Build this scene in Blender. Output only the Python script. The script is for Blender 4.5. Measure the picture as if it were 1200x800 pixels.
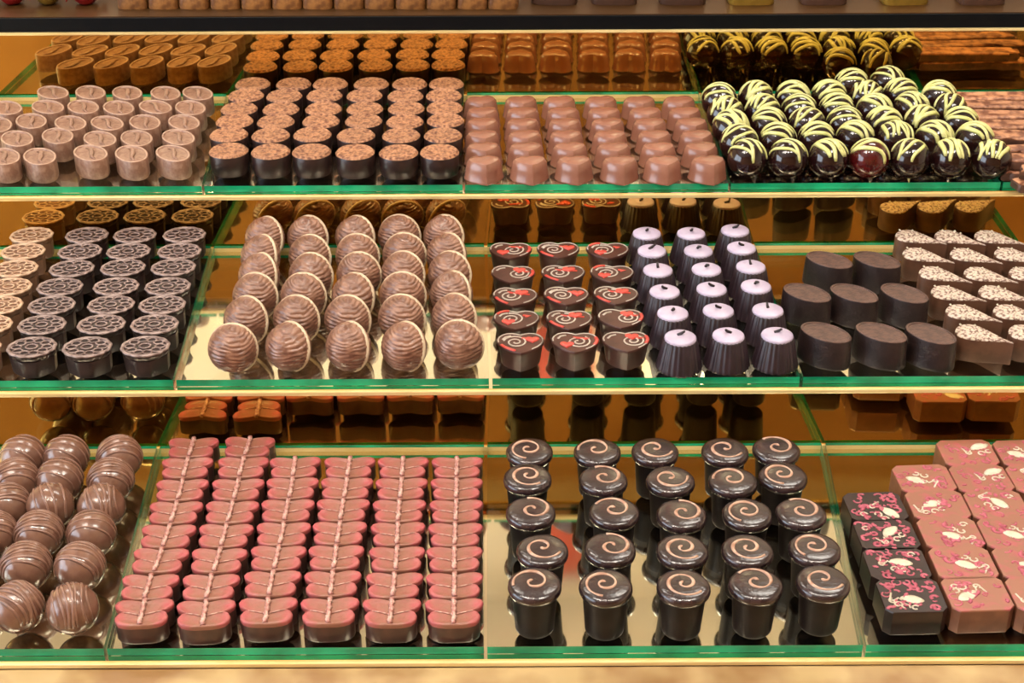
import bpy, bmesh, math, random
from mathutils import Vector, Matrix, noise
R = math.radians
random.seed(7)
S = bpy.context.scene
for o in list(bpy.data.objects): bpy.data.objects.remove(o)
COL = S.collection

# ------------------------------------------------------------------ camera
FPX, PITCH, ROLL = 1750.0, 29.5, -0.28
CAM = Vector((0, 0, 1.45))
cam_d = bpy.data.cameras.new('camera'); cam_d.sensor_width = 36; cam_d.lens = FPX/1200*36
cam_d.clip_start = 0.01; cam_d.clip_end = 50
cam = bpy.data.objects.new('camera', cam_d); COL.objects.link(cam)
ROT = Matrix.Rotation(R(90-PITCH), 3, 'X') @ Matrix.Rotation(R(ROLL), 3, 'Z')
cam.matrix_world = Matrix.Translation(CAM) @ ROT.to_4x4()
S.camera = cam

# ------------------------------------------------------------------ world, view
w = bpy.data.worlds.new('world'); S.world = w; w.use_nodes = True
w.node_tree.nodes['Background'].inputs[0].default_value = (0.9, 0.93, 1, 1)
w.node_tree.nodes['Background'].inputs[1].default_value = 0.25
S.view_settings.view_transform = 'Standard'; S.view_settings.look = 'None'
S.view_settings.gamma = 1; S.view_settings.use_curve_mapping = False
S.view_settings.exposure = -0.1
LAMP_PANEL, LAMP_SPOT, DAYLIGHT = 25.0, 50.0, 8.0

def unp(u, v, z):
    """photograph measurement -> point on the horizontal level z"""
    d = ROT @ Vector(((u-600)/FPX, -(v-400)/FPX, -1))
    return CAM + d*((z-CAM.z)/d.z)

# ------------------------------------------------------------------ materials
def mat(name, col, rough=.45, metal=0, col2=None, nscale=150, bump=0, bscale=600, coat=0, spec=.5, vary=0, mixlo=.4, mixhi=.6):
    m = bpy.data.materials.new(name); m.use_nodes = True
    nt = m.node_tree; b = nt.nodes['Principled BSDF']
    b.inputs['Roughness'].default_value = rough; b.inputs['Metallic'].default_value = metal
    b.inputs['Specular IOR Level'].default_value = spec
    b.inputs['Coat Weight'].default_value = coat; b.inputs['Coat Roughness'].default_value = .15
    tc = nt.nodes.new('ShaderNodeTexCoord')
    n = nt.nodes.new('ShaderNodeTexNoise'); n.inputs['Scale'].default_value = nscale; n.inputs['Detail'].default_value = 3
    nt.links.new(tc.outputs['Object'], n.inputs['Vector'])
    r = nt.nodes.new('ShaderNodeValToRGB')
    c2 = col2 or tuple(c*.86 for c in col)
    r.color_ramp.elements[0].position = mixlo; r.color_ramp.elements[0].color = (*col, 1)
    r.color_ramp.elements[1].position = mixhi; r.color_ramp.elements[1].color = (*c2, 1)
    nt.links.new(n.outputs['Fac'], r.inputs['Fac'])
    out = r.outputs['Color']
    if vary:
        oi = nt.nodes.new('ShaderNodeObjectInfo'); mr = nt.nodes.new('ShaderNodeMapRange')
        mr.inputs['To Min'].default_value = 1-vary; mr.inputs['To Max'].default_value = 1+vary
        nt.links.new(oi.outputs['Random'], mr.inputs['Value'])
        hs = nt.nodes.new('ShaderNodeHueSaturation')
        nt.links.new(mr.outputs['Result'], hs.inputs['Value']); nt.links.new(out, hs.inputs['Color']); out = hs.outputs['Color']
    nt.links.new(out, b.inputs['Base Color'])
    if bump:
        n2 = nt.nodes.new('ShaderNodeTexNoise'); n2.inputs['Scale'].default_value = bscale; n2.inputs['Detail'].default_value = 2
        nt.links.new(tc.outputs['Object'], n2.inputs['Vector'])
        bp = nt.nodes.new('ShaderNodeBump'); bp.inputs['Strength'].default_value = bump; bp.inputs['Distance'].default_value = .001
        nt.links.new(n2.outputs['Fac'], bp.inputs['Height']); nt.links.new(bp.outputs['Normal'], b.inputs['Normal'])
    return m
AK = .62
def srgb(r, g, b):
    f = lambda c: (c/255/12.92 if c <= 10 else ((c/255+.055)/1.055)**2.4)
    return (f(r)*AK, f(g)*AK, f(b)*AK)
def emis(name, col, s):
    m = bpy.data.materials.new(name); m.use_nodes = True; nt = m.node_tree
    nt.nodes.remove(nt.nodes['Principled BSDF']); e = nt.nodes.new('ShaderNodeEmission')
    e.inputs[0].default_value = (*col, 1); e.inputs[1].default_value = s
    nt.links.new(e.outputs[0], nt.nodes['Material Output'].inputs[0]); return m
def glass_mat(name, tint, refl=1.0, rough=.02):
    m = bpy.data.materials.new(name); m.use_nodes = True; nt = m.node_tree
    nt.nodes.remove(nt.nodes['Principled BSDF'])
    t = nt.nodes.new('ShaderNodeBsdfTransparent'); t.inputs[0].default_value = (*tint, 1)
    g = nt.nodes.new('ShaderNodeBsdfGlossy'); g.inputs['Roughness'].default_value = rough
    lw = nt.nodes.new('ShaderNodeLayerWeight'); lw.inputs['Blend'].default_value = .5
    f = nt.nodes.new('ShaderNodeMath'); f.operation = 'POWER'; f.inputs[1].default_value = 5; nt.links.new(lw.outputs['Facing'], f.inputs[0])
    mm = nt.nodes.new('ShaderNodeMath'); mm.operation = 'MULTIPLY_ADD'; mm.inputs[1].default_value = .96*refl; mm.inputs[2].default_value = .04*refl
    mx = nt.nodes.new('ShaderNodeMixShader')
    nt.links.new(f.outputs[0], mm.inputs[0]); nt.links.new(mm.outputs[0], mx.inputs[0])
    nt.links.new(t.outputs[0], mx.inputs[1]); nt.links.new(g.outputs[0], mx.inputs[2])
    nt.links.new(mx.outputs[0], nt.nodes['Material Output'].inputs[0]); return m

M = {}
M['milk_oval'] = mat('milk_oval', srgb(182,142,120), .36, col2=srgb(156,112,92), nscale=260, bump=.3, vary=.06)
M['milk_oval_ridge'] = mat('milk_oval_ridge', srgb(222,186,164), .36, col2=srgb(200,156,130), nscale=200)
M['dark'] = mat('dark_chocolate', srgb(62,40,36), .34, col2=srgb(48,30,28), nscale=120, bump=.12, coat=.1, vary=.08)
M['nut'] = mat('nut_crumb', srgb(212,150,106), .6, col2=srgb(118,62,38), nscale=380, bump=.9, bscale=700, vary=.06, mixlo=.38, mixhi=.66)
M['nut_rim'] = mat('nut_rim', srgb(222,172,138), .5, col2=srgb(196,140,104), nscale=300, bump=.3)
M['heart'] = mat('milk_heart', srgb(172,116,94), .26, col2=srgb(156,98,78), nscale=60, coat=.25, vary=.05)
M['truffle_dark'] = mat('glossy_dark_chocolate', srgb(44,20,18), .13, col2=srgb(34,14,14), nscale=90, coat=.3, vary=.1)
M['truffle_red'] = mat('glossy_red_brown_chocolate', srgb(96,20,20), .12, col2=srgb(70,16,16), nscale=90, coat=.4)
M['lime'] = mat('pale_lime_icing', srgb(246,242,168), .4, col2=srgb(232,230,140), nscale=150, bump=.2)
M['bark'] = mat('brown_bark', srgb(222,156,114), .5, col2=srgb(132,74,48), nscale=120, bump=.9, bscale=260, vary=.16)
M['bark_core'] = mat('dark_bark', srgb(110,70,52), .5, col2=srgb(80,50,38), nscale=160, bump=.5, bscale=300)
M['emb_dark'] = mat('embossed_dark', srgb(62,42,40), .36, col2=srgb(48,32,31), nscale=120, bump=.1, vary=.08)
M['emb_pale'] = mat('embossed_pale', srgb(176,150,142), .38, col2=srgb(128,102,96), nscale=260, bump=.2, vary=.05)
M['emb_milk'] = mat('embossed_milk', srgb(150,106,78), .42, col2=srgb(130,88,64), nscale=120, bump=.1, vary=.05)
M['emb_milk_pale'] = mat('embossed_milk_pale', srgb(224,188,156), .42, col2=srgb(200,156,124), nscale=260, bump=.2)
M['shell'] = mat('ridged_milk', srgb(170,122,98), .32, col2=srgb(132,88,70), nscale=160, bump=.3, coat=.15, vary=.05)
M['shell_rim'] = mat('pale_rim', srgb(246,222,190), .4, col2=srgb(228,196,160), nscale=160)
M['white'] = mat('white_icing', srgb(226,214,200), .4, col2=srgb(204,190,176), nscale=220)
M['red'] = mat('red_icing', srgb(232,84,66), .4, col2=srgb(222,70,60), nscale=140)
M['deco_dark'] = mat('decorated_dark', srgb(92,55,46), .34, col2=srgb(76,44,37), nscale=90, spec=.35, vary=.06)
M['flute'] = mat('fluted_dark', srgb(56,38,46), .42, col2=srgb(44,29,35), nscale=110, vary=.06)
M['lavender'] = mat('lavender_icing', srgb(218,202,226), .35, col2=srgb(204,186,214), nscale=120, vary=.03)
M['stem'] = mat('dark_stem', srgb(48,30,34), .4)
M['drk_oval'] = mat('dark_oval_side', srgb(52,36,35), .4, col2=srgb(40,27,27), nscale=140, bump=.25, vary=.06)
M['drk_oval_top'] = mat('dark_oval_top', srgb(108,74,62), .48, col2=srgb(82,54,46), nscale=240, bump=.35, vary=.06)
M['tear'] = mat('teardrop_milk', srgb(112,74,54), .42, col2=srgb(96,61,44), nscale=120, bump=.12, vary=.05)
M['tear_top'] = mat('teardrop_speckle', srgb(238,214,196), .55, col2=srgb(130,92,78), nscale=520, bump=.9, bscale=520, mixlo=.46, mixhi=.6)
M['milk_truffle'] = mat('milk_truffle', srgb(146,104,84), .22, col2=srgb(122,82,66), nscale=110, bump=.1, coat=.35, vary=.07)
M['milk_drizzle'] = mat('milk_drizzle', srgb(166,122,102), .3, col2=srgb(140,98,80), nscale=150, coat=.2)
M['leaf_side'] = mat('leaf_side', srgb(98,60,50), .34, col2=srgb(80,47,40), nscale=120, coat=.15)
M['rib'] = mat('pale_rib', srgb(240,196,180), .4, col2=srgb(200,132,122), nscale=380, mixlo=.45, mixhi=.55)
M['cup'] = mat('dark_cup', srgb(36,23,20), .42, col2=srgb(26,16,15), nscale=100, spec=.25, vary=.08)
M['cup_lid'] = mat('dark_lid', srgb(66,46,46), .22, col2=srgb(46,31,32), nscale=120, coat=.4, bump=.25, vary=.07)
M['swirl'] = mat('caramel_swirl', srgb(226,182,156), .36, col2=srgb(196,146,120), nscale=300)
M['sq_milk'] = mat('square_milk', srgb(152,98,72), .34, col2=srgb(134,82,60), nscale=120, coat=.12, vary=.05)
M['sq_top'] = mat('square_top', srgb(172,112,88), .4, col2=srgb(198,100,102), nscale=130, vary=.05, mixlo=.5, mixhi=.66)
M['sq_dark'] = mat('square_dark', srgb(56,33,31), .3, col2=srgb(44,26,26), nscale=120, coat=.15)
M['pink'] = mat('pink_print', srgb(220,112,132), .45, col2=srgb(196,88,110), nscale=240)
M['cream_print'] = mat('cream_print', srgb(244,234,210), .45, col2=srgb(228,212,186), nscale=240)
M['block'] = mat('brown_block', srgb(176,118,60), .5, col2=srgb(130,80,38), nscale=150, bump=.4, vary=.14)
M['red_foil'] = mat('red_foil', srgb(200,44,44), .3, .4, bump=.5, bscale=200)
M['gold_foil'] = mat('gold_foil', srgb(220,180,80), .28, .7, bump=.5, bscale=200)
M['dark_box'] = mat('dark_box', srgb(92,60,44), .5, vary=.2)
# pink dusting on leaf: the lobes are pinker than the middle
def leaf_top():
    m = mat('pink_leaf', srgb(206,146,128), .42, bump=.3, bscale=350)
    nt = m.node_tree; b = nt.nodes['Principled BSDF']
    tc = nt.nodes.new('ShaderNodeTexCoord'); sx = nt.nodes.new('ShaderNodeSeparateXYZ'); nt.links.new(tc.outputs['Object'], sx.inputs[0])
    a = nt.nodes.new('ShaderNodeMath'); a.operation = 'ABSOLUTE'; nt.links.new(sx.outputs[0], a.inputs[0])
    n = nt.nodes.new('ShaderNodeTexNoise'); n.inputs['Scale'].default_value = 160; nt.links.new(tc.outputs['Object'], n.inputs['Vector'])
    s = nt.nodes.new('ShaderNodeMath'); s.operation = 'MULTIPLY_ADD'; s.inputs[1].default_value = .018
    nt.links.new(n.outputs['Fac'], s.inputs[0]); nt.links.new(a.outputs[0], s.inputs[2])
    r = nt.nodes.new('ShaderNodeMapRange'); r.inputs['From Min'].default_value = .013; r.inputs['From Max'].default_value = .025
    nt.links.new(s.outputs[0], r.inputs['Value'])
    mx = nt.nodes.new('ShaderNodeMix'); mx.data_type = 'RGBA'
    mx.inputs[6].default_value = (*srgb(166,108,87), 1); mx.inputs[7].default_value = (*srgb(204,92,98), 1)
    nt.links.new(r.outputs[0], mx.inputs[0]); nt.links.new(mx.outputs[2], b.inputs['Base Color']); return m
M['leaf'] = leaf_top()
# the stand
AK = 1.0
M['amber_mirror'] = mat('amber_mirror', (.78,.50,.14), .035, 1, col2=(.74,.46,.12), nscale=14, bump=.02, bscale=40)
M['gold_mirror'] = mat('gold_mirror', (.94,.83,.62), .06, 1, col2=(.91,.79,.58), nscale=14, bump=.02, bscale=40)
M['brass'] = mat('cream_brass', srgb(232,208,150), .3, .3, col2=srgb(220,192,130), nscale=20)
M['black_fascia'] = mat('black_fascia', srgb(7,9,13), .5, spec=.15)
M['wood'] = mat('pale_wood', srgb(176,148,102), .5, col2=srgb(136,100,60), nscale=22, bump=.1, bscale=60)
M['dark_tread'] = mat('dark_tread', srgb(74,48,22), .35, .3, nscale=10)
M['carcass'] = mat('carcass', srgb(92,62,44), .5, nscale=10)
M['glass'] = glass_mat('plate_glass', (.985, .996, .99))
M['glass_edge'] = mat('green_glass_edge', srgb(24,160,112), .12, col2=srgb(14,118,80), nscale=30, coat=.6)
M['pane'] = glass_mat('front_pane', (.985, .99, .985), .5)
M['wall'] = mat('cream_wall', srgb(244,232,208), .8, col2=srgb(238,224,196), nscale=3)
M['wall_brown'] = mat('brown_wall', srgb(186,144,96), .6, col2=srgb(166,124,80), nscale=3)
M['ceiling'] = mat('white_ceiling', srgb(238,234,226), .9, nscale=3)
M['floor'] = mat('brown_floor', srgb(122,96,74), .5, nscale=4)
M['lamp_metal'] = mat('lamp_metal', srgb(210,210,212), .4, .6)
M['lamp_on'] = emis('lamp_on', (1.0,.93,.82), LAMP_PANEL)
M['daylight'] = emis('daylight', (.78,.88,1.0), DAYLIGHT)
M['red_cloth'] = mat('red_cloth', srgb(222,104,84), .8, nscale=30)
M['tube_on'] = emis('tube_on', (1.0,.85,.5), 30)
M['spot_on'] = emis('spot_on', (1.0,.9,.75), LAMP_SPOT*10)

# ------------------------------------------------------------------ mesh helpers
def mesh(name, verts, faces, m, smooth=40, mi=None):
    me = bpy.data.meshes.new(name); me.from_pydata([tuple(v) for v in verts], [], faces); me.update()
    for mm in (m if isinstance(m, (list, tuple)) else [m]): me.materials.append(mm)
    if mi:
        for p, i in zip(me.polygons, mi): p.material_index = i
    if smooth:
        me.shade_smooth(); me.set_sharp_from_angle(angle=R(smooth))
    return me
def boxmesh(name, x0, x1, y0, y1, z0, z1, m, bev=0):
    bm = bmesh.new(); bmesh.ops.create_cube(bm, size=1)
    for v in bm.verts: v.co = Vector(((x0+x1)/2+v.co.x*(x1-x0), (y0+y1)/2+v.co.y*(y1-y0), (z0+z1)/2+v.co.z*(z1-z0)))
    if bev: bmesh.ops.bevel(bm, geom=list(bm.edges), offset=bev, segments=2, affect='EDGES', profile=.5)
    me = bpy.data.meshes.new(name); bm.to_mesh(me); bm.free(); me.materials.append(m); return me
def loft(name, outline, rings, m, smooth=40, cap_top=True, cap_bot=True):
    """outline: closed list of (x, y); rings: (scale, z) or (scale, z, dx, dy)"""
    n = len(outline); vs = []; fs = []
    for rg in rings:
        s, z = rg[0], rg[1]
        for x, y in outline: vs.append((x*s, y*s, z))
    for k in range(len(rings)-1):
        for i in range(n):
            j = (i+1) % n; a = k*n
            fs.append((a+i, a+j, a+n+j, a+n+i))
    if cap_bot: fs.append(tuple(range(n-1, -1, -1)))
    if cap_top:
        c = len(vs); vs.append((0, 0, rings[-1][1] + (rings[-1][2] if len(rings[-1]) > 2 else 0))); a = (len(rings)-1)*n
        for i in range(n): fs.append((a+i, a+(i+1) % n, c))
    return mesh(name, vs, fs, m, smooth)
def tubedata(pts, rad, sides=6, flat=1.0, vs=None, fs=None, closed=False):
    vs = [] if vs is None else vs; fs = [] if fs is None else fs
    b = len(vs); n = len(pts); pts = [Vector(p) for p in pts]
    for k, p in enumerate(pts):
        t = (pts[(k+1) % n]-pts[k-1]) if closed else (pts[min(k+1, n-1)]-pts[max(k-1, 0)])
        t.normalize(); up = Vector((0, 0, 1))
        if isinstance(flat, tuple): up = (p-Vector(flat[1])).normalized()
        s = t.cross(up)
        if s.length < 1e-6: s = Vector((1, 0, 0))
        s.normalize(); u = s.cross(t)
        fl = flat[0] if isinstance(flat, tuple) else flat
        r = rad(k/(n-1)) if callable(rad) else rad
        for q in range(sides):
            a = 2*math.pi*q/sides
            vs.append(p + s*math.cos(a)*r + u*math.sin(a)*r*fl)
    for k in range(n if closed else n-1):
        for q in range(sides):
            q2 = (q+1) % sides; k2 = (k+1) % n
            fs.append((b+k*sides+q, b+k*sides+q2, b+k2*sides+q2, b+k2*sides+q))
    if not closed:
        fs.append(tuple(b+q for q in range(sides-1, -1, -1))); fs.append(tuple(b+(n-1)*sides+q for q in range(sides)))
    return vs, fs
def ellipse(a, b, n=32, rot=0, p=2.0):
    o = []
    for i in range(n):
        t = 2*math.pi*i/n; c, s = math.cos(t), math.sin(t)
        x = a*math.copysign(abs(c)**(2/p), c); y = b*math.copysign(abs(s)**(2/p), s)
        o.append((x*math.cos(rot)-y*math.sin(rot), x*math.sin(rot)+y*math.cos(rot)))
    return o
def sphere(name, r, m, f=None, nu=32, nv=20, flatbottom=.06):
    vs = []; fs = []
    for i in range(nv+1):
        th = math.pi*i/nv
        for j in range(nu):
            ph = 2*math.pi*j/nu
            d = Vector((math.sin(th)*math.cos(ph), math.sin(th)*math.sin(ph), math.cos(th)))
            k = f(d) if f else 1
            p = d*r*k; p.z = max(p.z, -r*(1-flatbottom)); p.z += r*(1-flatbottom)
            vs.append(p)
    for i in range(nv):
        for j in range(nu):
            j2 = (j+1) % nu; fs.append((i*nu+j, (i+1)*nu+j, (i+1)*nu+j2, i*nu+j2))
    me = mesh(name, vs, fs, m, 180); bm = bmesh.new(); bm.from_mesh(me); bmesh.ops.remove_doubles(bm, verts=bm.verts, dist=1e-6)
    bmesh.ops.dissolve_degenerate(bm, edges=bm.edges, dist=1e-7); bm.to_mesh(me); bm.free(); return me
def obj(name, me, parent=None, loc=(0,0,0), rot=(0,0,0), label=None, cat=None, group=None, kind=None):
    o = bpy.data.objects.new(name, me); COL.objects.link(o); o.location = loc; o.rotation_euler = rot
    if parent: o.parent = parent
    if label: o['label'] = label
    if cat: o['category'] = cat
    if group: o['group'] = group
    if kind: o['kind'] = kind
    return o
def place(name, parts, loc, rz, label, cat, group, tilt=(0, 0)):
    """parts: list of (part name, mesh[, parent index]); one part = the thing itself"""
    rot = (tilt[0], tilt[1], rz)
    if len(parts) == 1: return obj(name, parts[0][1], None, loc, rot, label, cat, group)
    e = obj(name, None, None, loc, rot, label, cat, group); e.empty_display_size = .01
    for p in parts: obj(p[0], p[1], e)
    return e
ORD = ['', 'first', 'second', 'third', 'fourth', 'fifth', 'sixth', 'seventh', 'eighth', 'ninth']
def rc(r, nr, c, nc):
    row = 'front row' if r == 0 else ('back row' if r == nr-1 else ORD[r+1]+' row from front')
    return row, ORD[c+1]+' from left'

# ------------------------------------------------------------------ the room
RX, RY0, RY1, RZ = 2.4, -1.8, 2.9, 2.75
obj('floor', boxmesh('floor', -RX, RX, RY0, RY1, -.05, 0, M['floor']), kind='structure', label='brown shop floor under the counter')
obj('ceiling', boxmesh('ceiling', -RX, RX, RY0, RY1, RZ, RZ+.05, M['ceiling']), kind='structure', label='white shop ceiling with lamp panels')
obj('wall_back', boxmesh('wall_back', -RX, RX, RY1, RY1+.05, 0, RZ, M['wall']), kind='structure', label='cream shop wall behind the stand')
obj('wall_front', boxmesh('wall_front', -RX, RX, RY0-.05, RY0, 0, RZ, M['wall_brown']), kind='structure', label='brown panelled shop wall on the customers side')
obj('wall_left', boxmesh('wall_left', -RX-.05, -RX, RY0, RY1, 0, RZ, M['wall']), kind='structure', label='cream shop wall left of the stand')
obj('wall_right', boxmesh('wall_right', RX, RX+.05, RY0, RY1, 0, RZ, M['wall']), kind='structure', label='cream shop wall right of the stand')
for (x, y, where) in ((-.75, .35, 'left of the stand on the customers side'), (.75, .35, 'right of the stand on the customers side'),
                      (-.75, 1.9, 'left behind the stand'), (.75, 1.9, 'right behind the stand')):
    e = obj('ceiling_lamp', None, None, (x, y, RZ), label='flat white ceiling lamp '+where, cat='lamp', group='ceiling lamp panels')
    obj('frame', boxmesh('lamp_frame', -.42, .42, -.17, .17, -.04, 0, M['lamp_metal'], .004), e)
    obj('diffuser', boxmesh('lamp_diffuser', -.39, .39, -.14, .14, -.045, -.0395, M['lamp_on']), e)
for (x, where) in ((-.55, 'leftmost'), (-.05, 'middle'), (.5, 'rightmost')):
    e = obj('track_spot', None, None, (x, .15, RZ), label='small warm track spotlight, '+where+' of three over the stand', cat='spotlight', group='track spotlights')
    obj('stem', loft('spot_stem', ellipse(.012, .012, 12), [(1, -.18), (1, 0)], M['lamp_metal']), e)
    hd = loft('spot_head', ellipse(.045, .045, 24), [(.9, .06), (1, .05), (1, -.06)], M['lamp_metal'], cap_top=False)
    h = obj('head', hd, e, (0, 0, -.2), (R(22), 0, 0))
    obj('bulb', loft('spot_bulb', ellipse(.04, .04, 24), [(1, -.055), (1, -.05)], M['spot_on']), h)

wn = obj('window_1', None, None, (-RX, -.2, .9), kind='structure', label='bright shop window in the left wall')
obj('pane', boxmesh('window_pane', 0, .012, -1.1, 1.1, .03, 1.42, M['daylight']), wn)
for (a, b, c, d) in ((-1.15, -1.1, 0, 1.45), (1.1, 1.15, 0, 1.45), (-1.1, 1.1, 0, .03), (-1.1, 1.1, 1.42, 1.45), (-.02, .02, .03, 1.42)):
    obj('window_frame', boxmesh('window_frame', 0, .03, a, b, c, d, M['lamp_metal']), wn)

bn = obj('wall_banner', None, None, (.10, RY1-.02, 1.95), label='plain red cloth banner hanging on the wall behind', cat='banner')
bm_ = []; bf_ = []
for i in range(25):
    for j in range(2): bm_ += [(-.08+.16*i/24, .006*math.sin(i*1.1), .72*j)]
for i in range(24): bf_.append((2*i, 2*i+2, 2*i+3, 2*i+1))
cl = mesh('banner_cloth', bm_, bf_, M['red_cloth'], 180)
co = obj('cloth', cl, bn); md = co.modifiers.new('thickness', 'SOLIDIFY'); md.thickness = .003
vs, fs = tubedata([(-.1, 0, .725), (.1, 0, .725)], .009, 8); obj('rod', mesh('banner_rod', vs, fs, M['lamp_metal']), bn)
for (x, z, where) in ((.41, 2.27, 'right of the red banner'), (-.6, 1.88, 'left of the red banner')):
    e = obj('wall_lamp', None, None, (x, RY1-.03, z), label='small tube wall lamp '+where, cat='lamp', group='tube wall lamps')
    obj('back_plate', boxmesh('lamp_plate', -.03, .03, .005, .03, -.13, .13, M['lamp_metal'], .004), e)
    obj('tube', loft('lamp_tube', ellipse(.018, .018, 16), [(.8, -.11), (1, -.105), (1, .105), (.8, .11)], M['tube_on']), e, (0, -.02, 0))

# ------------------------------------------------------------------ stepped stand
# step: (front y, riser y, level of plate top)
ST = [(.608, .803, CAM.z-.5293), (.800, .993, CAM.z-.479), (.990, 1.181, CAM.z-.4305), (1.178, 1.40, CAM.z-.3625)]
PT = .0048       # plate thickness
XL, XR = -.72, .72
stand = obj('display_stand', None, None, (0, 1.0, 0), label='stepped gold mirrored display stand with cream front edges', cat='display stand')
def sp(name, me): 
    o = obj(name, me, stand); o.location = (0, -1.0, 0); return o
for k, (yf, yr, z) in enumerate(ST):
    zt = z-PT-.0002
    top = k == 3
    if top: zt = z
    sp('tread', boxmesh('tread', XL, XR, yf-.004, yr, zt-.003, zt, M['gold_mirror'] if not top else M['dark_tread']))
    if top:
        sp('fascia', boxmesh('fascia', XL, XR, yf-.0055, yf-.003, z-.0122, z-.0008, M['black_fascia'], .0004))
        sp('front_trim', boxmesh('front_trim', XL, XR, yf-.008, yf, z-.0142, z-.0123, M['brass'], .0005))
    else:
        sp('front_trim', boxmesh('front_trim', XL, XR, yf-.0058, yf-.0036, zt-.0038, zt-.0010, M['brass'], .0005))
    if k < 3:
        sp('back_trim', boxmesh('back_trim', XL, XR, yr-.0014, yr, zt+.0001, zt+.0030, M['brass']))
        zn = ST[k+1][2]-PT-.004 if k < 2 else ST[3][2]-.0035
        sp('riser_mirror', boxmesh('riser_mirror', XL, XR, yr, yr+.004, zt-.003, zn, M['amber_mirror']))
    else:
        sp('back_board', boxmesh('back_board', XL, XR, yr, yr+.015, zt-.02, zt+.09, M['carcass'], .002))
sp('step_block', boxmesh('step_block', XL, XR, .82, 1.40, .86, ST[0][2]-.012, M['carcass']))
sp('step_block', boxmesh('step_block', XL, XR, 1.01, 1.40, ST[0][2]-.012, ST[1][2]-.012, M['carcass']))
sp('step_block', boxmesh('step_block', XL, XR, 1.20, 1.40, ST[1][2]-.012, ST[2][2]-.012, M['carcass']))
ctr = obj('counter', None, None, (0, .9, 0), label='wooden counter carrying the stepped display stand', cat='counter')
LZ = ST[0][2]-PT-.0042
o = obj('body', boxmesh('counter_body', XL-.05, XR+.05, .50, 1.42, 0, .86, M['carcass'], .004), ctr); o.location = (0, -.9, 0)
sp('front_ledge', boxmesh('front_ledge', XL, XR, .47, .6035, .86, LZ, M['wood'], .002))

# glass plates (front-left, front-right, back-left, back-right measured along the shelf edges)
def plate(step, u0, u1, b0, b1, label):
    yf, yr, z = ST[step]; zt = z
    vf = {0: 757, 1: 443, 2: 216}[step]; vb = {0: 527, 1: 291, 2: 113}[step]
    X = [unp(u0, vf, z).x, unp(u1, vf, z).x, unp(b1, vb, z).x, unp(b0, vb, z).x]
    Y = [yf, yf, yr-.0015, yr-.0015]
    vs = [(X[i], Y[i], z-PT) for i in range(4)] + [(X[i], Y[i], z) for i in range(4)]
    cx = sum(X)/4; cy = sum(Y)/4
    vs = [(x-cx, y-cy, q-(z-PT)) for x, y, q in vs]
    vs += [(X[2]-cx, Y[2]-cy, PT*.6), (X[3]-cx, Y[3]-cy, PT*.6)]
    fs = [(3,2,1,0), (4,5,6,7), (0,1,5,4), (1,2,8,6,5), (8,9,7,6), (2,3,9,8), (3,0,4,7,9)]
    obj('glass_plate', mesh('glass_plate', vs, fs, [M['glass'], M['glass_edge']], 0, [0,0,1,1,1,0,1]), None, (cx, cy, z-PT), label=label, cat='glass plate', group='glass plates on the steps')
plate(0, -320, 122, -200, 182, 'green-edged glass plate under the milk truffles')
plate(0, 126, 567, 186, 567, 'green-edged glass plate under the pink leaf pralines')
plate(0, 571, 1012, 571, 965, 'green-edged glass plate under the swirl cups')
plate(0, 1016, 1460, 970, 1350, 'green-edged glass plate under the printed squares')
plate(1, -165, 203, -75, 246, 'green-edged glass plate under the embossed pralines')
plate(1, 207, 573, 250, 567, 'green-edged glass plate under the ridged shell pralines')
plate(1, 577, 938, 571, 882, 'green-edged glass plate under decorated hearts and fluted cups')
plate(1, 942, 1300, 886, 1200, 'green-edged glass plate under dark ovals and teardrops')
plate(2, -70, 237, -5, 264, 'green-edged glass plate under the milk ovals')
plate(2, 240, 542, 268, 543, 'green-edged glass plate under the nut-topped rounds')
plate(2, 545, 854, 547, 820, 'green-edged glass plate under the milk hearts')
plate(2, 857, 1175, 824, 1085, 'green-edged glass plate under the lime-striped truffles')
plate(2, 1178, 1480, 1089, 1360, 'green-edged glass plate under the bark slabs')
Z1, Z2, Z3 = ST[0][2], ST[1][2], ST[2][2]

def scatter(name, rows, z, h, variants, rzf, desc, group, cat='chocolate', jit=2, fix=None):
    """rows: from the front, each a list of measured (u, v) of the top face's middle at height h"""
    for r, row in enumerate(rows):
        for c, (u, v) in enumerate(row):
            p = unp(u, v, z+h); p.z = z
            parts = variants[(r*3+c*2+(r*c) % 3) % len(variants)] if fix is None else variants[fix(r, c)]
            rz = (rzf(r, c) if callable(rzf) else rzf) + R(random.uniform(-jit, jit))
            a, b = rc(r, len(rows), c, len(row))
            place(name, parts, p, rz, f'{desc}, {a}, {b}', cat, group)

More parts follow.
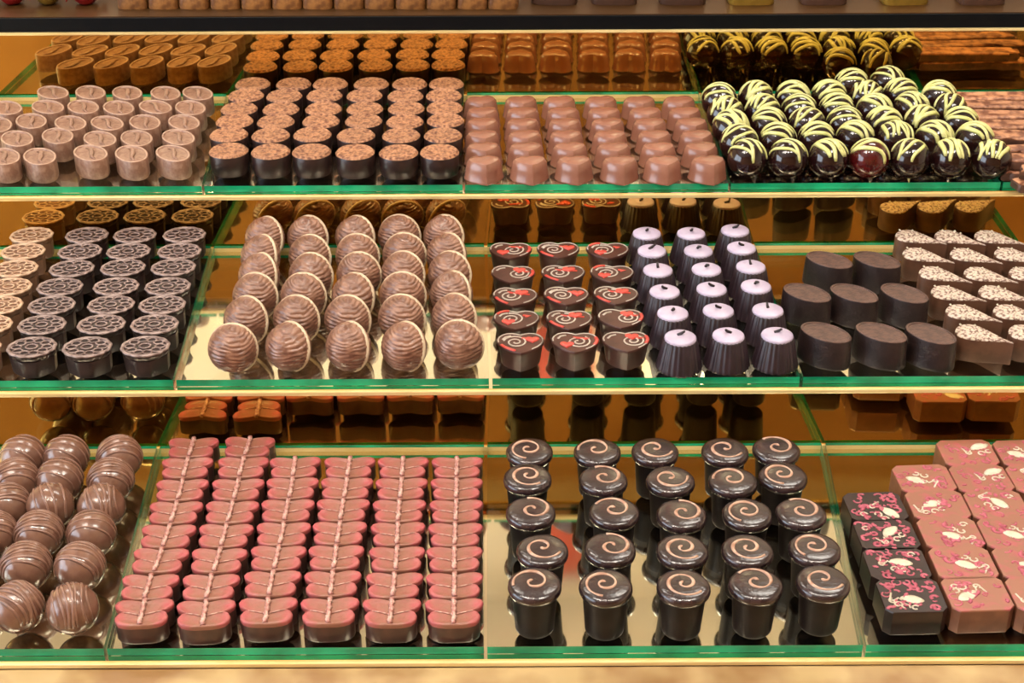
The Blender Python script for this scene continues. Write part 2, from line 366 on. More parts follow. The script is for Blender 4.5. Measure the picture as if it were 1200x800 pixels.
# ------------------------------------------------------------------ top step: milk ovals
H = .0148
def mk_oval():
    o = ellipse(.0180, .0113, 36)
    body = loft('oval_body', o, [(.95, 0), (1, .0012), (.995, H-.0012), (.97, H), (.88, H), (.85, H-.0007), (.3, H-.0006)], M['milk_oval'], 50)
    vs, fs = tubedata([(-.0125, .0012, H-.0007), (-.007, .003, H), (0, .0012, H+.0002), (.007, -.002, H), (.0125, -.0012, H-.0007)], lambda t: .0007+.0011*math.sin(math.pi*t), 6, .5)
    v2, f2 = tubedata([(x*.93, y*.93, H-.0001) for x, y in o], .00075, 6, .6, closed=True)
    return [('body', body), ('top_rim', mesh('top_rim', v2, f2, M['milk_oval_ridge'], 180)), ('top_ridge', mesh('top_ridge', vs, fs, M['milk_oval'], 180))]
oval = mk_oval()
scatter('oval_praline', [
 [(4,183),(46.5,183),(106,179),(154,180),(202.5,179.5)],
 [(20,162),(67.5,159),(117,162.5),(160,161.5),(209,160.6)],
 [(-4,146),(36.5,141.5),(82.5,144),(125.6,144),(169.7,143),(215.6,143)],
 [(7.5,126),(56,125),(97.5,125),(139,126),(182,125),(223,126)],
 [(62,108),(106,108),(149,108.5),(194,109),(231.6,109)]],
 Z3, H, [oval], R(-57), 'pale milk oval praline', 'milk oval pralines on the top glass step', jit=6)
# nut-topped rounds
H = .0168
def mk_nut(seed):
    o = ellipse(.0142, .0142, 36)
    body = loft('round_body', o, [(.93, 0), (.95, .001), (.95, .0022), (.985, .003), (1, H-.0022), (.98, H-.0016)], M['dark'], 50)
    vs = []; fs = []; n = 36; nr = 9
    for k in range(nr+1):
        for i in range(n):
            a = 2*math.pi*i/n; r = k/nr*.0143
            x, y = r*math.cos(a), r*math.sin(a)
            z = H-.0004 + .0010*noise.noise(Vector((x*320+seed*9, y*320, 1)))*(1 if k < nr-1 else .2)
            if k == nr-1: z = H+.0002
            if k == nr: z = H-.0016
            vs.append((x, y, z))
    for k in range(nr):
        for i in range(n):
            j = (i+1) % n; fs.append((k*n+i, (k+1)*n+i, (k+1)*n+j, k*n+j))
    return [('shell', body), ('nut_topping', mesh('nut_topping', vs, fs, M['nut'], 60))]
scatter('nut_topped_praline', [
 [(267.7,175),(317,176),(365,176),(416,176.5),(467,177),(515,176.5)],
 [(268,156),(317,157),(366,156),(417,157),(470,157),(519,157)],
 [(274.7,140.4),(323,141),(376,140.4),(426,140),(474.4,141),(522,139.5)],
 [(280,126),(329,126.5),(379,126),(427.5,126),(476,125.5),(521,125)],
 [(288,110.5),(333,111),(380,110.5),(427,110.5),(475,111),(520,110.5)],
 [(296,97),(344,97),(387,97),(435,97),(480,97),(523,97)]],
 Z3, H, [mk_nut(1), mk_nut(2), mk_nut(3)], lambda r, c: random.uniform(0, 6.28), 'dark round praline with nutty tan top', 'nut-topped round pralines')
# milk hearts (point towards the customer)
def heart_outline(w, d, n=40, tip=.25):
    o = []
    for i in range(n):
        t = 2*math.pi*i/n
        x = 16*math.sin(t)**3; y = 13*math.cos(t)-5*math.cos(2*t)-2*math.cos(3*t)-math.cos(4*t)
        o.append((x/16*w/2, (y+2.5)/14.5*d/2))
    return o[::-1]
def shield_outline(w, d):
    """soft heart: straight sides meeting in a ridge at the front, two shallow lobes behind"""
    h = [(0, -1), (.25, -.86), (.5, -.66), (.72, -.44), (.88, -.2), (.98, .08), (1, .34), (.94, .6), (.8, .82), (.6, .95), (.38, .97), (.18, .9), (0, .8)]
    o = [(x*w/2, y*d/2) for x, y in h] + [(-x*w/2, y*d/2) for x, y in h[-2:0:-1]]
    return o
H = .0158
heart = [('body', loft('heart_body', shield_outline(.0285, .0245), [(1.0, 0), (1.03, .0006), (1.02, .0016), (.985, .0024), (.93, .0085), (.86, .0128), (.74, .0148), (.5, .0157), (.2, H)], M['heart'], 34))]
scatter('heart_praline', [
 [(567.7,186),(621.4,186),(674,186),(727.6,186),(778.4,186),(831.8,186)],
 [(567,170),(617,170),(668.7,170),(720,170),(773,170),(823,170)],
 [(566,155.5),(615.6,155.5),(664.6,155.5),(716,155.5),(768,155.5),(818,155.5)],
 [(566,141),(613.5,141),(663,141),(712.8,141),(762.7,141),(811.7,141)],
 [(566,128),(613,128),(660.8,128),(709,128),(757.4,128),(804,128)],
 [(564,115.5),(611,115.5),(656.4,115.5),(705,115.5),(750.4,115.5),(797,115.5)]],
 Z3, H, [heart], R(11), 'plain milk heart praline with front ridge', 'milk heart pralines', jit=3)
# lime-striped truffles
TR = .0142
def mk_striped(seed, ns, m, cover=1.0):
    rnd = random.Random(seed)
    body = sphere('truffle_body', TR, m, lambda d: 1+.012*noise.noise(d*2+Vector((seed, 0, 0))))
    vs, fs = [], []; c0 = Vector((0, 0, TR*.94))
    for k in range(ns):
        off = (-.74+1.48*(k+.5)/ns*cover)+rnd.uniform(-.05, .05); rr = math.sqrt(max(0.02, 1-off*off)); sk = rnd.uniform(-.25, .25)
        pts = []
        lo, hi = rnd.uniform(.1, .6), rnd.uniform(2.5, 3.1)
        for i in range(15):
            t = lo+(hi-lo)*i/14
            d = Vector((off+.09*math.sin(3.2*t+1.7*k)+sk*math.cos(t)*.9, rr*math.cos(t), rr*math.sin(t))).normalized()
            pts.append(c0+d*TR*1.01)
        tubedata(pts, lambda t, a=rnd.uniform(.0013, .0021): a*(.55+.45*math.sin(math.pi*min(1, max(0, t*1.0)))**.4), 6, (.5, (0, 0, TR*.94)), vs, fs)
    return [('body', body), ('lime_stripes', mesh('lime_stripes', vs, fs, M['lime'], 180))]
SV = [mk_striped(1, 6, M['truffle_dark']), mk_striped(2, 5, M['truffle_dark']), mk_striped(3, 7, M['truffle_dark']), mk_striped(4, 4, M['truffle_dark']), mk_striped(5, 3, M['truffle_red'], .8)]
srows = [
 [(880,186),(928.7,186),(972,186),(1018,186),(1063,186),(1109,186),(1159,187)],
 [(868,168),(914,166),(958,165),(1001,163),(1048,164),(1094,164),(1139,165)],
 [(860,150.5),(905,148),(948,147),(988,146),(1032,147),(1076,145),(1121,146)],
 [(854,134),(897,131),(939,131),(981,131),(1020,130),(1065,130),(1108,131)],
 [(848,118),(891,117),(932,117),(972,117),(1010,114),(1048,110),(1094,116)],
 [(1000,103),(1043,102)]]
pts = []
for r, row in enumerate(srows):
    for c, (u, v) in enumerate(row):
        p = unp(u, v, Z3+TR*.94); pts.append([p.x, p.y, r, c, len(row)])
for it in range(60):                                    # let the truffles settle beside each other
    for i in range(len(pts)):
        pts[i][1] = min(pts[i][1], ST[2][1]-TR-.001)
        for j in range(i):
            dx, dy = pts[i][0]-pts[j][0], pts[i][1]-pts[j][1]; d = math.hypot(dx, dy)
            if d < 2.06*TR and d > 0:
                k = (2.06*TR-d)/d/2; pts[i][0] += dx*k; pts[i][1] += dy*k; pts[j][0] -= dx*k; pts[j][1] -= dy*k
rr = random.Random(11)
for x, y, r, c, nc in pts:
    vi = rr.randrange(4); a, b = rc(r, 6, c, nc)
    desc = 'dark truffle with lime stripes'
    if (r, c) == (0, 3): vi = 4; desc = 'red-brown truffle with few lime stripes'
    rz = rr.choice([R(90), R(75), R(108), R(52), R(130), R(98), R(150), R(35)])
    if (r, c) in ((0, 5), (1, 4)): rz = R(8)
    place('striped_truffle', SV[vi], (x, y, Z3), rz, f'{desc}, {a}, {b}', 'chocolate', 'lime-striped truffles')
# bark slabs
def mk_slab(seed):
    rnd = random.Random(seed); top = []
    L, W_, T = .112, .0168, .0072
    n = 48; o = []
    for i in range(n):
        t = 2*math.pi*i/n; c, s = math.cos(t), math.sin(t)
        x = L/2*math.copysign(abs(c)**.35, c); y = W_/2*math.copysign(abs(s)**.5, s)
        k = noise.noise(Vector((c*2.2+seed*5, s*2.2, 0)))
        k2 = noise.noise(Vector((c*5+seed*3, s*5, 2)))
        o.append((x*(1+.08*k+.05*k2), y*(1+.45*k+.35*k2)))
    body = loft('slab_body', o, [(.97, 0), (1, .0012), (1, T-.002), (.985, T-.0012)], M['bark_core'], 40)
    tp = loft('slab_top', o, [(.985, T-.0012), (.99, T-.0006), (.96, T), (.7, T+.0009), (.4, T+.0002)], M['bark'], 60)
    return [('body', body), ('crust', tp)]
bk = [mk_slab(s) for s in range(4)]
lefts = [(200,1187),(187,1174),(173.5,1157),(160.5,1140),(148,1124),(136,1110),(124.5,1100),(114,1090)]
for r, (v, u) in enumerate(lefts):
    q = unp(u, v, Z3+.0145); place('bark_slab', bk[r % 4], (q.x+.058, q.y, Z3), R(random.uniform(-1, 1)), f'brown bark slab, lower layer, {"front row" if r == 0 else ORD[r+1]+" row from front"}', 'chocolate', 'bark slabs beside the striped truffles')
    place('bark_slab', bk[(r*3+1) % 4], (q.x+.058+random.uniform(-.010, .014), q.y+.0012, Z3+.0083), R(random.uniform(-4, 4)), f'brown bark slab, upper layer, {"front row" if r == 0 else ORD[r+1]+" row from front"}', 'chocolate', 'bark slabs beside the striped truffles')

# ------------------------------------------------------------------ middle step: embossed pralines
H = .0165
def mk_emb(md, mp):
    n = 48; a, b = .0150, .0128
    octo = [(a*.93*math.cos(t)/max(abs(math.cos(t)), abs(math.sin(t)), .76*(abs(math.cos(t))+abs(math.sin(t)))),
             b*.93*math.sin(t)/max(abs(math.cos(t)), abs(math.sin(t)), .76*(abs(math.cos(t))+abs(math.sin(t))))) for t in [2*math.pi*i/n for i in range(n)]]
    body = loft('emb_body', octo, [(.93, 0), (.95, .0008), (1.0, H-.005)], md, 30)
    sc = []
    for i in range(n*2):
        t = 2*math.pi*i/(n*2); k = 1+.045*abs(math.sin(6*t)) - .02
        sc.append((a*k*math.cos(t), b*k*math.sin(t)))
    lid = loft('emb_lid', sc, [(.84, H-.0052), (.93, H-.004), (.995, H-.0012), (.985, H-.0004), (.9, H-.0008), (.3, H-.0004)], md, 40)
    vs, fs = [], []
    tubedata([(x*.94, y*.94, H-.0004) for x, y in sc[::2]], .0013, 6, .6, vs, fs, closed=True)
    for k in range(10):
        t = 2*math.pi*k/10; p = []
        for i in range(10):
            q = 2*math.pi*i/10; rx = .63+.21*math.cos(q); ry = .19*math.sin(q)
            X = rx*math.cos(t)-ry*math.sin(t); Y = rx*math.sin(t)+ry*math.cos(t)
            p.append((X*a, Y*b, H-.0002))
        tubedata(p, .00062, 5, .7, vs, fs, closed=True)
    tubedata([(.24*a*math.cos(q), .24*b*math.sin(q), H) for q in [2*math.pi*i/10 for i in range(10)]], .0007, 5, .7, vs, fs, closed=True)
    front = [( x*.985, y*.985) for x, y in sc]
    return [('body', body), ('lid', lid), ('petal_relief', mesh('petal_relief', vs, fs, mp, 180))]
scatter('embossed_praline', [
 [(37,406),(102,406),(170,405)],[(49,380),(118.6,379.4),(181,379.4)],[(60.5,357),(130,356.4),(190,356.4)],[(70,335.5),(136,335),(196.5,335)],
 [(84,314),(144,313),(203,312.7)],[(93.5,294),(150.5,294),(210,293.8)],[(101.8,275),(158,275),(216,274.5)]],
 Z2, H, [mk_emb(M['emb_dark'], M['emb_pale'])], R(0), 'dark embossed praline with petal top', 'dark embossed pralines', jit=3)
scatter('embossed_praline', [[(-28,406)],[(-14,380)],[(-1,357)],[(10,335.5)],[(18,314)],[(27,294)],[(37,275)]],
 Z2, H, [mk_emb(M['emb_milk'], M['emb_milk_pale'])], R(0), 'milk embossed praline with pale petals', 'milk embossed pralines at the left edge', jit=3)
# ridged shells
SR = .0152
def mk_shell(seed):
    nrm = Vector((.46, .80, -.28)).normalized()
    def f(d):
        w = d.z+.12*math.sin(3.1*d.x+seed)+.07*math.sin(5*d.y+2*seed)+.13*noise.noise(d*2.5+Vector((seed*3, 0, 0)))
        ridge = abs(math.sin(19*w))
        k = 1+.06*(ridge-.5)+.02*noise.noise(d*4+Vector((0, seed, 0)))
        s = d.dot(nrm)
        if s > 0: k *= 1-.42*s*s
        return k
    body = sphere('shell_body', SR, M['shell'], f, 44, 96, .05)
    e1 = nrm.orthogonal().normalized(); e2 = nrm.cross(e1); c = Vector((0, 0, SR*.95))
    p = [c+(e1*math.cos(t)+e2*math.sin(t))*SR*.99+nrm*.0012 for t in [2*math.pi*i/40 for i in range(40)]]
    vs, fs = tubedata(p, .0013, 6, 1, closed=True)
    for v in vs: v.z = max(v.z, .0003)
    return [('body', body), ('pale_rim', mesh('pale_rim', vs, fs, M['shell_rim'], 180))]
shells = [mk_shell(s) for s in (1, 2, 3)]
scatter('ridged_shell_praline', [
 [(273,408),(340,406),(410.5,406),(475.5,406),(538,404)],[(290,375),(348,374),(408,374),(471,373),(533.5,372)],
 [(300,347),(356,347),(416,347),(472,346),(531,345)],[(306,323),(365,323),(421,322),(473,321),(528,321)],
 [(308,301),(364,301),(419,300),(474,299),(525,299)],[(312.5,279),(362,278),(418,278),(468,277),(521,277)]],
 Z2, SR*.95, shells, lambda r, c: R(random.uniform(-25, 20)), 'ridged milk shell ball with pale rim', 'ridged shell pralines')
# decorated hearts
H = .0150
def spiral(cx, cy, r0, r1, turns, a0, z, n=30):
    return [(cx+(r0+(r1-r0)*i/(n-1))*math.cos(a0+turns*2*math.pi*i/(n-1)), cy+(r0+(r1-r0)*i/(n-1))*math.sin(a0+turns*2*math.pi*i/(n-1)), z) for i in range(n)]
def mk_deco(seed):
    rnd = random.Random(seed); w_, d_ = .0305, .0262
    o = shield_outline(w_, d_)
    body = loft('deco_body', o, [(.80, 0), (.82, .0008), (.93, H-.003), (1.0, H-.0016), (1.0, H-.0006), (.975, H), (.4, H)], M['deco_dark'], 32)
    vs, fs = [], []; z = H+.0001
    sx = rnd.choice([-.003, .002, .004])
    tubedata(spiral(sx, .001, .0012, .0078, 1.9, rnd.uniform(0, 6), z), .00062, 5, .6, vs, fs)
    tubedata([(x*.93, y*.93, z) for x, y in o[len(o)//2-9:len(o)//2+8]], .0005, 5, .6, vs, fs)
    tubedata([(x*.93, y*.93, z) for x, y in o[2:9]], .0005, 5, .6, vs, fs)
    tubedata([(-.0115+.001*rnd.random(), .004, z), (-.0095, .007, z), (-.006, .0085, z)], .0008, 5, .6, vs, fs)
    sw = mesh('white_swirl', vs, fs, M['white'], 180)
    hx, hy = rnd.choice([(.0088, .0), (.004, .0055), (-.005, -.004), (.0075, .003)])
    ho = heart_outline(.0088, .0078, 28)
    hm = loft('red_heart', ho, [(1, H-.0003), (1, H+.0005), (.8, H+.0009), (.3, H+.001)], M['red'], 60)
    for v in hm.vertices: v.co.x += hx; v.co.y += hy
    vs, fs = [], []
    p0 = rnd.choice([4, 14, 20]); tubedata([(x*.9, y*.9, z) for x, y in o[p0:p0+4]], .0012, 6, .5, vs, fs)
    tubedata([(rnd.uniform(-.006, .006)+.003*i, .006-.001*i, z) for i in range(3)], .001, 6, .5, vs, fs)
    return [('body', body), ('white_swirl', sw), ('red_heart', hm), ('red_streak', mesh('red_streak', vs, fs, M['red'], 180))]
scatter('decorated_heart_praline', [
 [(610,401.6),(674,401),(734,400)],[(605,374.6),(667,374.6),(727.6,373)],[(603,347.6),(663.5,346.5),(721.6,346)],[(600.5,321),(660,320.5),(717,320.5)],[(598,293.5),(654,293),(712,293.5)]],
 Z2, H, [mk_deco(s) for s in (3, 8, 12, 21, 34)], R(-3), 'dark heart praline with red heart and white curl', 'decorated heart pralines', jit=4)
# fluted cups with lavender tops
H = .0218
def mk_flute(seed):
    n = 96; o = []
    for i in range(n):
        t = 2*math.pi*i/n; k = 1+.028*math.cos(24*t); o.append((k*math.cos(t), k*math.sin(t)))
    body = loft('flute_body', o, [(.0142, 0), (.0145, .0006), (.0142, .002), (.0105, H-.0024), (.0099, H-.0016)], M['flute'], 60)
    c = ellipse(.0099, .0099, 32)
    top = loft('icing_disc', c, [(.98, H-.0026), (1.02, H-.0018), (1.0, H-.0006), (.9, H), (.45, H+.0004)], M['lavender'], 180)
    a = seed*1.7; vs, fs = tubedata([(-.002*math.cos(a), .001, H+.0002), (.001*math.cos(a), .0018, H+.0016), (.0022*math.cos(a), .003*math.sin(a), H+.0036)], lambda t: .0011-.0003*t, 6)
    return [('fluted_cup', body), ('icing_disc', top), ('stem', mesh('cherry_stem', vs, fs, M['stem'], 180))]
scatter('fluted_cup_praline', [
 [(797.5,394),(853.8,391.5),(911,391)],[(788.5,365.5),(842,362.5),(900,362)],[(779,340),(834,337),(886,334)],[(771,315),(828,314),(880,311)],[(764,292.5),(818.5,292.4),(869,289)],[(758,272),(810,272),(861.5,268.5)]],
 Z2, H, [mk_flute(s) for s in range(4)], lambda r, c: random.uniform(-.3, .3), 'fluted dark cup with lavender top and stem', 'fluted cup pralines')
# dark ovals
H = .0200
o = ellipse(.0180, .0116, 36)
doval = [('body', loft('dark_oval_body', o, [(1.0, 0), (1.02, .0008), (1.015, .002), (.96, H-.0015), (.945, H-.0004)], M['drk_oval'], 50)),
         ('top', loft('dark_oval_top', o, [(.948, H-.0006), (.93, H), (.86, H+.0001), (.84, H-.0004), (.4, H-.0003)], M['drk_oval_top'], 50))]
scatter('dark_oval_praline', [[(968,389),(1032.8,389),(1091,390)],[(946,342.5),(1001,343),(1060,343)],[(972,304),(1028,304)]],
 Z2, H, [doval], R(-43), 'plain dark oval praline', 'dark oval pralines', jit=4)
# teardrops
H = .0160
def tear_outline():
    o = []
    n = 40
    for i in range(n):
        t = 2*math.pi*i/n
        x = math.cos(t); y = math.sin(t)*math.sin(t/2)**2.3 if 0 <= t <= 2*math.pi else 0
        o.append((x*.0185+.001, y*.0125*1.3))
    return o
TO = tear_outline()
def mk_tear(seed):
    body = loft('tear_body', TO, [(.97, 0), (1, .001), (1, H-.0008), (.985, H-.0003)], M['tear'], 40)
    tp = loft('tear_top', TO, [(.985, H-.0005), (.985, H+.0001), (.95, H+.0006), (.6, H+.0008), (.3, H+.0008)], M['tear_top'], 60)
    rnd = random.Random(seed); vs, fs = [], []
    for k in range(46):                                     # sugar crumbs
        for q in range(9):
            x, y = rnd.uniform(-.0165, .012), rnd.uniform(-.010, .010)
            lim = .0098 if x < -.003 else .0098*max(.08, 1-(x+.003)/.012)
            if abs(y) < lim and x > -.0165 and (x > -.010 or abs(y) < .0065): break
        r = rnd.uniform(.0006, .0011); b = len(vs); z = H+.0007
        vs += [(x+r, y, z), (x, y+r, z), (x-r, y, z), (x, y-r, z), (x, y, z+r*.9)]
        fs += [(b, b+1, b+4), (b+1, b+2, b+4), (b+2, b+3, b+4), (b+3, b, b+4)]
    return [('body', body), ('speckled_top', tp), ('crumbs', mesh('crumbs', vs, fs, M['cream_print'], 0))]
scatter('teardrop_praline', [
 [(1152,393),(1215,393)],[(1140,369),(1196,369)],[(1122,346),(1178,346)],[(1107,323.5),(1160,324),(1213,324)],[(1087,301),(1143,301.5),(1195,301)],[(1078,279.5),(1124,280),(1171,280)]],
 Z2, H, [mk_tear(s) for s in (1, 2, 3)], R(-30), 'milk teardrop praline with speckled pale top', 'teardrop pralines', jit=3)

# ------------------------------------------------------------------ bottom step: milk truffles
BR = .0140
def mk_milk(seed, ns):
    rnd = random.Random(seed)
    body = sphere('milk_truffle_body', BR, M['milk_truffle'], lambda d: 1+.03*noise.noise(d*1.6+Vector((seed, 3, 0))))
    vs, fs = [], []; c0 = Vector((0, 0, BR*.94))
    for k in range(ns):
        off = -.7+1.4*(k+.5)/ns+rnd.uniform(-.05, .05); rr_ = math.sqrt(1-off*off); p = []
        for i in range(15):
            t = -.2+3.5*i/14
            d = Vector((off+.07*math.sin(2.4*t+k), rr_*math.cos(t), rr_*math.sin(t))).normalized(); p.append(c0+d*BR*1.005)
        tubedata(p, rnd.uniform(.0006, .001), 6, (.55, (0, 0, BR*.94)), vs, fs)
    return [('body', body), ('drizzle', mesh('milk_drizzle', vs, fs, M['milk_drizzle'], 180))]
mt = [mk_milk(1, 7), mk_milk(2, 6), mk_milk(3, 8), mk_milk(4, 4)]
scatter('milk_truffle', [[(-47,711),(21,711),(85,713)],[(-32,661),(31,663),(94,664)],[(-8,626),(46,626),(107,626)],[(8,593),(59,593),(119,594)],[(19,563),(70,563),(130,563)],[(27,536),(78,536),(140,536)]],
 Z1, BR*.94, mt, lambda r, c: R(random.choice([80, 95, 110, 60, 20])), 'glossy milk truffle with thin drizzle', 'milk truffles at the left edge')
# pink leaf pralines
H = .0130
lh = [(0, -1.12), (.45, -1.12), (.85, -1.05), (1.15, -.92), (1.36, -.66), (1.40, -.40), (1.26, -.12), (1.04, .0), (1.30, .14), (1.5, .36), (1.58, .62), (1.48, .86), (1.22, .98), (.85, .97), (.45, .88), (.2, .80), (0, .78)]
LO = [(x*.01, y*.0104) for x, y in lh] + [(-x*.01, y*.0104) for x, y in lh[-2:0:-1]]
def mk_leaf(seed):
    body = loft('leaf_body', LO, [(.96, 0), (.985, .0008), (.985, H-.0028)], M['leaf_side'], 40)
    n = len(LO); vs, fs = [], []
    prof = [(.985, H-.0028), (1.0, H-.0014), (.995, H-.0004), (.965, H+.0001), (.86, H+.0001), (.78, H-.0004), (.5, H-.0002), (.25, H-.0003)]
    for s, z in prof:
        for i, (x, y) in enumerate(LO):
            dz = .0007*noise.noise(Vector((x*260+seed*7, y*260, s*3))) if .3 < s < .95 else 0
            vs.append((x*s, y*s, z+dz))
    for k in range(len(prof)-1):
        for i in range(n):
            j = (i+1) % n; fs.append((k*n+i, k*n+j, (k+1)*n+j, (k+1)*n+i))
    fs.append(tuple((len(prof)-1)*n+i for i in range(n)))
    top = mesh('leaf_top', vs, fs, M['leaf'], 60)
    p = [(.0003*math.sin(i*1.3+seed), -.0108+.0195*i/16, H+.0006) for i in range(17)]
    v2, f2 = tubedata(p, lambda t: .00125+.0004*math.cos(t*16*math.pi), 6, .9)
    vv, ff = [], []                                          # side veins between the lobes
    for s in (-1, 1):
        for y0, x1, y1 in ((-.003, .0100, -.0002),):
            tubedata([(s*.001, y0, H+.0001), (s*x1*.55, (y0+y1)/2, H+.0003), (s*x1, y1, H+.0001)], lambda t: .0005*(1-.5*t), 5, .5, vv, ff)
    return [('body', body), ('pink_top', top), ('midrib', mesh('midrib', v2, f2, M['rib'], 180)), ('veins', mesh('veins', vv, ff, M['rib'], 180))]
leaf_cols = [
 [(167,716),(174,686),(186,655),(195.5,626.6),(204.4,599),(212,572.6),(218,546.6),(225,523)],
 [(240,717),(245.5,686),(255,655),(263,626),(270.5,598.5),(277.5,572),(283.5,546),(291,522)],
 [(313,714),(318,682),(324.7,652),(331,624),(336,596.5),(341.5,570.5),(345,546)],
 [(385.6,714),(389,682),(393,651.5),(397,623),(401,596),(405.5,570.5),(409,546)],
 [(458.4,715),(461.6,684),(464.7,653),(466,624),(467.5,597),(470,571),(472,546)],
 [(532,715),(532.5,684),(532.5,653),(533.4,624.7),(534.5,597),(535,571),(535.6,546)]]
lv = [mk_leaf(s) for s in (1, 2, 3)]
for c, col in enumerate(leaf_cols):
    P = [unp(u, v, Z1+H) for u, v in col]
    for r, p in enumerate(P):
        q0, q1 = P[max(0, r-1)], P[min(len(P)-1, r+1)]; ang = math.atan2(q1.y-q0.y, q1.x-q0.x)-math.pi/2
        a = 'front piece' if r == 0 else ('back piece' if r == len(P)-1 else ORD[r+1]+' piece from front')
        place('leaf_praline', lv[(r+c) % 3], (p.x, p.y, Z1), ang, f'pink-dusted leaf praline, {a} of {ORD[c+1]} column from left', 'chocolate', 'pink leaf pralines in columns')
# swirl cups
H = .0305
def mk_cup(seed):
    n = 40; rnd = random.Random(seed)
    body = loft('cup_body', ellipse(.0123, .0123, n), [(.80, 0), (.84, .0006), (.86, .0014), (.865, .003), (.97, .020), (1, H-.005)], M['cup'], 50)
    o = []
    for i in range(n):
        t = 2*math.pi*i/n; k = 1+.025*noise.noise(Vector((math.cos(t)*1.5+seed*4, math.sin(t)*1.5, 0))); o.append((.0143*k*math.cos(t), .0143*k*math.sin(t)))
    lid = loft('cup_lid', o, [(.86, H-.0058), (.97, H-.0052), (1.0, H-.0036), (.985, H-.0018), (.92, H-.0006), (.8, H), (.4, H+.0002)], M['cup_lid'], 180)
    vs, fs = tubedata(spiral(rnd.uniform(-.001, .001), .001, .0006, .0108, rnd.choice([1.25, 1.4, 1.55]), rnd.uniform(0, 6.28), H+.0001, 46), lambda t: .00085+.00025*math.sin(t*19), 6, .7)
    return [('cup', body), ('lid', lid), ('swirl', mesh('swirl', vs, fs, M['swirl'], 180))]
scatter('swirl_cup', [
 [(626.6,682),(710,684),(801,684),(886,682),(965,679)],[(635.7,642),(715,640),(799.5,642),(876,642),(955,640)],[(622,597),(720,597),(799,600),(876,599),(939,598)],
 [(618,557),(707,559),(786,560),(859,561),(918,555)],[(620.5,526),(700,526.5),(768,526),(850,526),(910,524)]],
 Z1, H, [mk_cup(s) for s in (1, 2, 3, 4, 5)], lambda r, c: R(random.uniform(-25, 25)), 'dark chocolate cup with caramel swirl lid', 'swirl cups on bare glass')
# printed squares
H = .0155
def mk_square(seed, dark):
    rnd = random.Random(seed); a, b, ch = .0168, .0142, .0036
    o = [(a-ch, -b), (a, -b+ch), (a, b-ch), (a-ch, b), (-a+ch, b), (-a, b-ch), (-a, -b+ch), (-a+ch, -b)]
    ms, mtp = (M['sq_dark'], M['sq_dark']) if dark else (M['sq_milk'], M['sq_top'])
    body = loft('square_body', o, [(.985, 0), (1, .0006), (1, H-.0008)], ms, 20)
    top = loft('square_top', o, [(1, H-.0008), (.985, H), (.5, H)], mtp, 20)
    z = H+.0001; vs, fs = [], []; np_ = 42 if dark else 20
    for k in range(np_):                                     # pink squiggles
        cx, cy = rnd.uniform(-.0135, .0135), rnd.uniform(-.0115, .0115); r = rnd.uniform(.001, .0026); a0 = rnd.uniform(0, 6.28)
        tubedata([(cx+r*math.cos(a0+q*.55), cy+r*math.sin(a0+q*.55)*.9, z) for q in range(rnd.randint(4, 10))], rnd.uniform(.0005, .0012), 5, .28, vs, fs)
    pk = mesh('pink_print', vs, fs, M['pink'], 180)
    vs, fs = [], []; cx, cy = rnd.uniform(-.006, .007), rnd.uniform(-.005, .004); ang = rnd.choice([-.5, .1, .5, 2.4, 3.4, -1.2])
    def T(x, y):
        x *= 1.45; y *= 1.45
        return (cx+x*math.cos(ang)-y*math.sin(ang), cy+x*math.sin(ang)+y*math.cos(ang), z)
    tubedata([T(-.002+.0012*i, .001+.0003*i) for i in range(8)], lambda t: .0006+.0030*math.sin(math.pi*t)**.8, 8, .1, vs, fs)      # plump petal
    tubedata([T(-.001-.0008*i, -.0002+.0004*i*(-1)**(i//3)) for i in range(7)], .0006, 5, .4, vs, fs)
    for q, (x0, y0, r) in enumerate(((.001, -.0032, .0018), (.0045, -.0022, .0015), (-.004, -.002, .0015))):
        tubedata([T(x0+r*(1-i*.06)*math.cos(i*.6+q), y0+r*(1-i*.06)*math.sin(i*.6+q)) for i in range(9)], .0006, 5, .4, vs, fs)
    if dark or seed % 2:
        x0, y0 = rnd.choice([(-.0105, .006), (-.009, -.0075), (.0095, .0075)])
        tubedata([(x0+.0024*math.cos(i*.6)*(1-i*.06), y0+.0024*math.sin(i*.6)*(1-i*.06), z) for i in range(11)], .0006, 5, .4, vs, fs)
    return [('body', body), ('top', top), ('pink_print', pk), ('cream_flower', mesh('cream_flower', vs, fs, M['cream_print'], 180))]
scatter('printed_square', [[(1068,697)],[(1051,660)],[(1039,626)],[(1026,593)]], Z1, H, [mk_square(s, True) for s in (1, 2, 3, 4)], R(2), 'dark square with pink and cream print', 'dark printed squares', jit=1)
scatter('printed_square', [
 [(1145,695),(1221,695)],[(1129,659),(1204,659)],[(1114,624),(1185,624)],[(1099,591),(1168,591)],[(1083,560),(1150,560),(1217,560)],[(1134,530),(1201,530)]],
 Z1, H, [mk_square(s, False) for s in (11, 12, 13, 14, 15, 16, 17)], R(2), 'milk square with pink and cream print', 'milk printed squares', jit=1)

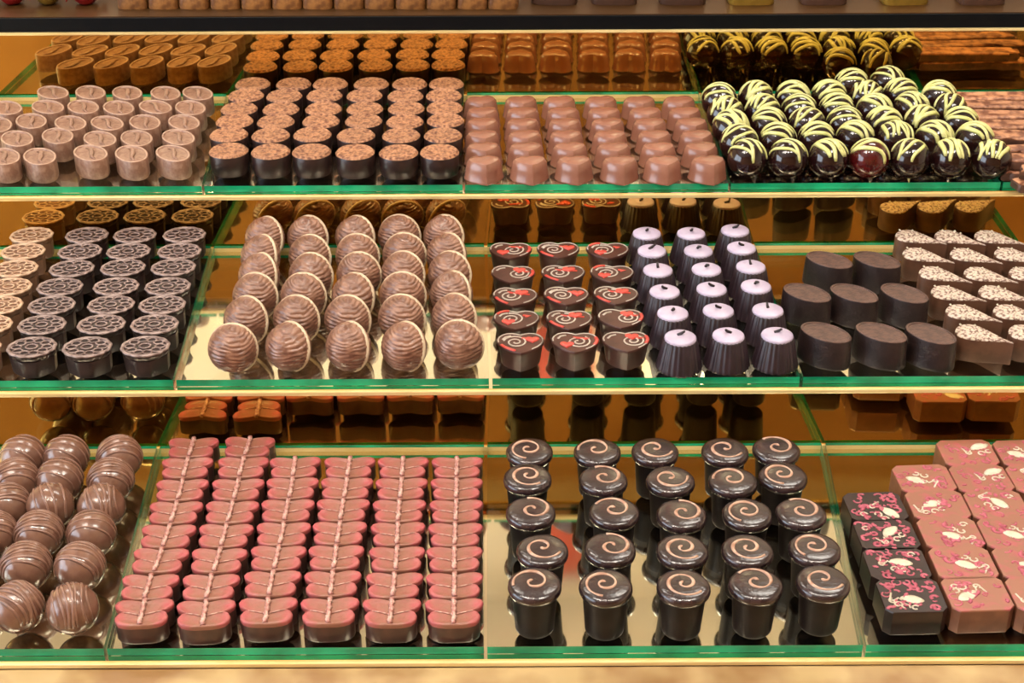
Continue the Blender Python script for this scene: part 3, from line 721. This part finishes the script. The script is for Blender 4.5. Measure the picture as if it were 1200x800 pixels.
# ------------------------------------------------------------------ topmost step (cut off by the frame)
def mk_block(seed, m, w_=.0125, d_=.0125, h=.016):
    rnd = random.Random(seed); o = ellipse(w_, d_, 28, 0, 5)
    body = loft('block_body', o, [(.97, 0), (1, .001), (.96, h-.0015), (.9, h), (.4, h+.0003)], m, 40)
    vs, fs = tubedata([(-w_*.6, -d_*.3, h+.0002), (-w_*.2, d_*.3, h+.0003), (w_*.2, -d_*.3, h+.0003), (w_*.6, d_*.3, h+.0002)], .0008, 6, .6)
    return [('body', body), ('zigzag', mesh('zigzag', vs, fs, M['milk_oval_ridge'], 180))]
def mk_sweet(m):
    body = sphere('sweet_body', .0115, m, lambda d: 1+.05*noise.noise(d*3), 24, 16)
    vs, fs = [], []
    for s in (-1, 1):
        n = 14; b = len(vs); vs.append((s*.0095, 0, .011))
        for i in range(n):
            a = 2*math.pi*i/n; rr_ = .006+.0014*(-1)**i; vs.append((s*.0165, rr_*math.cos(a), .011+rr_*math.sin(a)))
        for i in range(n): fs.append((b, b+1+i, b+1+(i+1) % n))
    return [('body', body), ('twisted_wrapper', mesh('twisted_wrapper', vs, fs, m, 0))]
Z4 = ST[3][2]
bl = [mk_block(1, M['block'])]
k = 0
for i, u in enumerate(range(158, 610, 36)):
    p = unp(u, 7, Z4); place('chocolate_block', bl[0], (p.x, p.y+.002, Z4), R(random.uniform(-4, 4)), f'brown chocolate block on the topmost step, {["","first","second","third","fourth","fifth","sixth","seventh","eighth","ninth","tenth","eleventh","twelfth","thirteenth","fourteenth"][i+1]} from left', 'chocolate', 'brown blocks on the topmost step')
for i, (u, nm) in enumerate(((14, 'red'), (56, 'gold'), (100, 'red'))):
    p = unp(u, 6, Z4); place('wrapped_sweet', mk_sweet(M['red_foil' if nm == 'red' else 'gold_foil']), (p.x, p.y+.004, Z4), R(-12+20*i), f'{nm} foil wrapped sweet on the topmost step, {ORD[i+1]} from left', 'sweet', 'foil sweets on the topmost step')
for i, u in enumerate((650, 720, 800, 880, 965, 1060, 1150)):
    p = unp(u, 4, Z4); g = i in (3, 5)
    place('chocolate_bar', mk_block(5+i, M['gold_foil'] if g else M['dark_box'], .019, .012, .02), (p.x, p.y+.006, Z4), R(random.uniform(-6, 6)), f'{"gold" if g else "dark brown"} bar on the topmost step, {ORD[i+1]} from left', 'chocolate', 'bars on the topmost step')
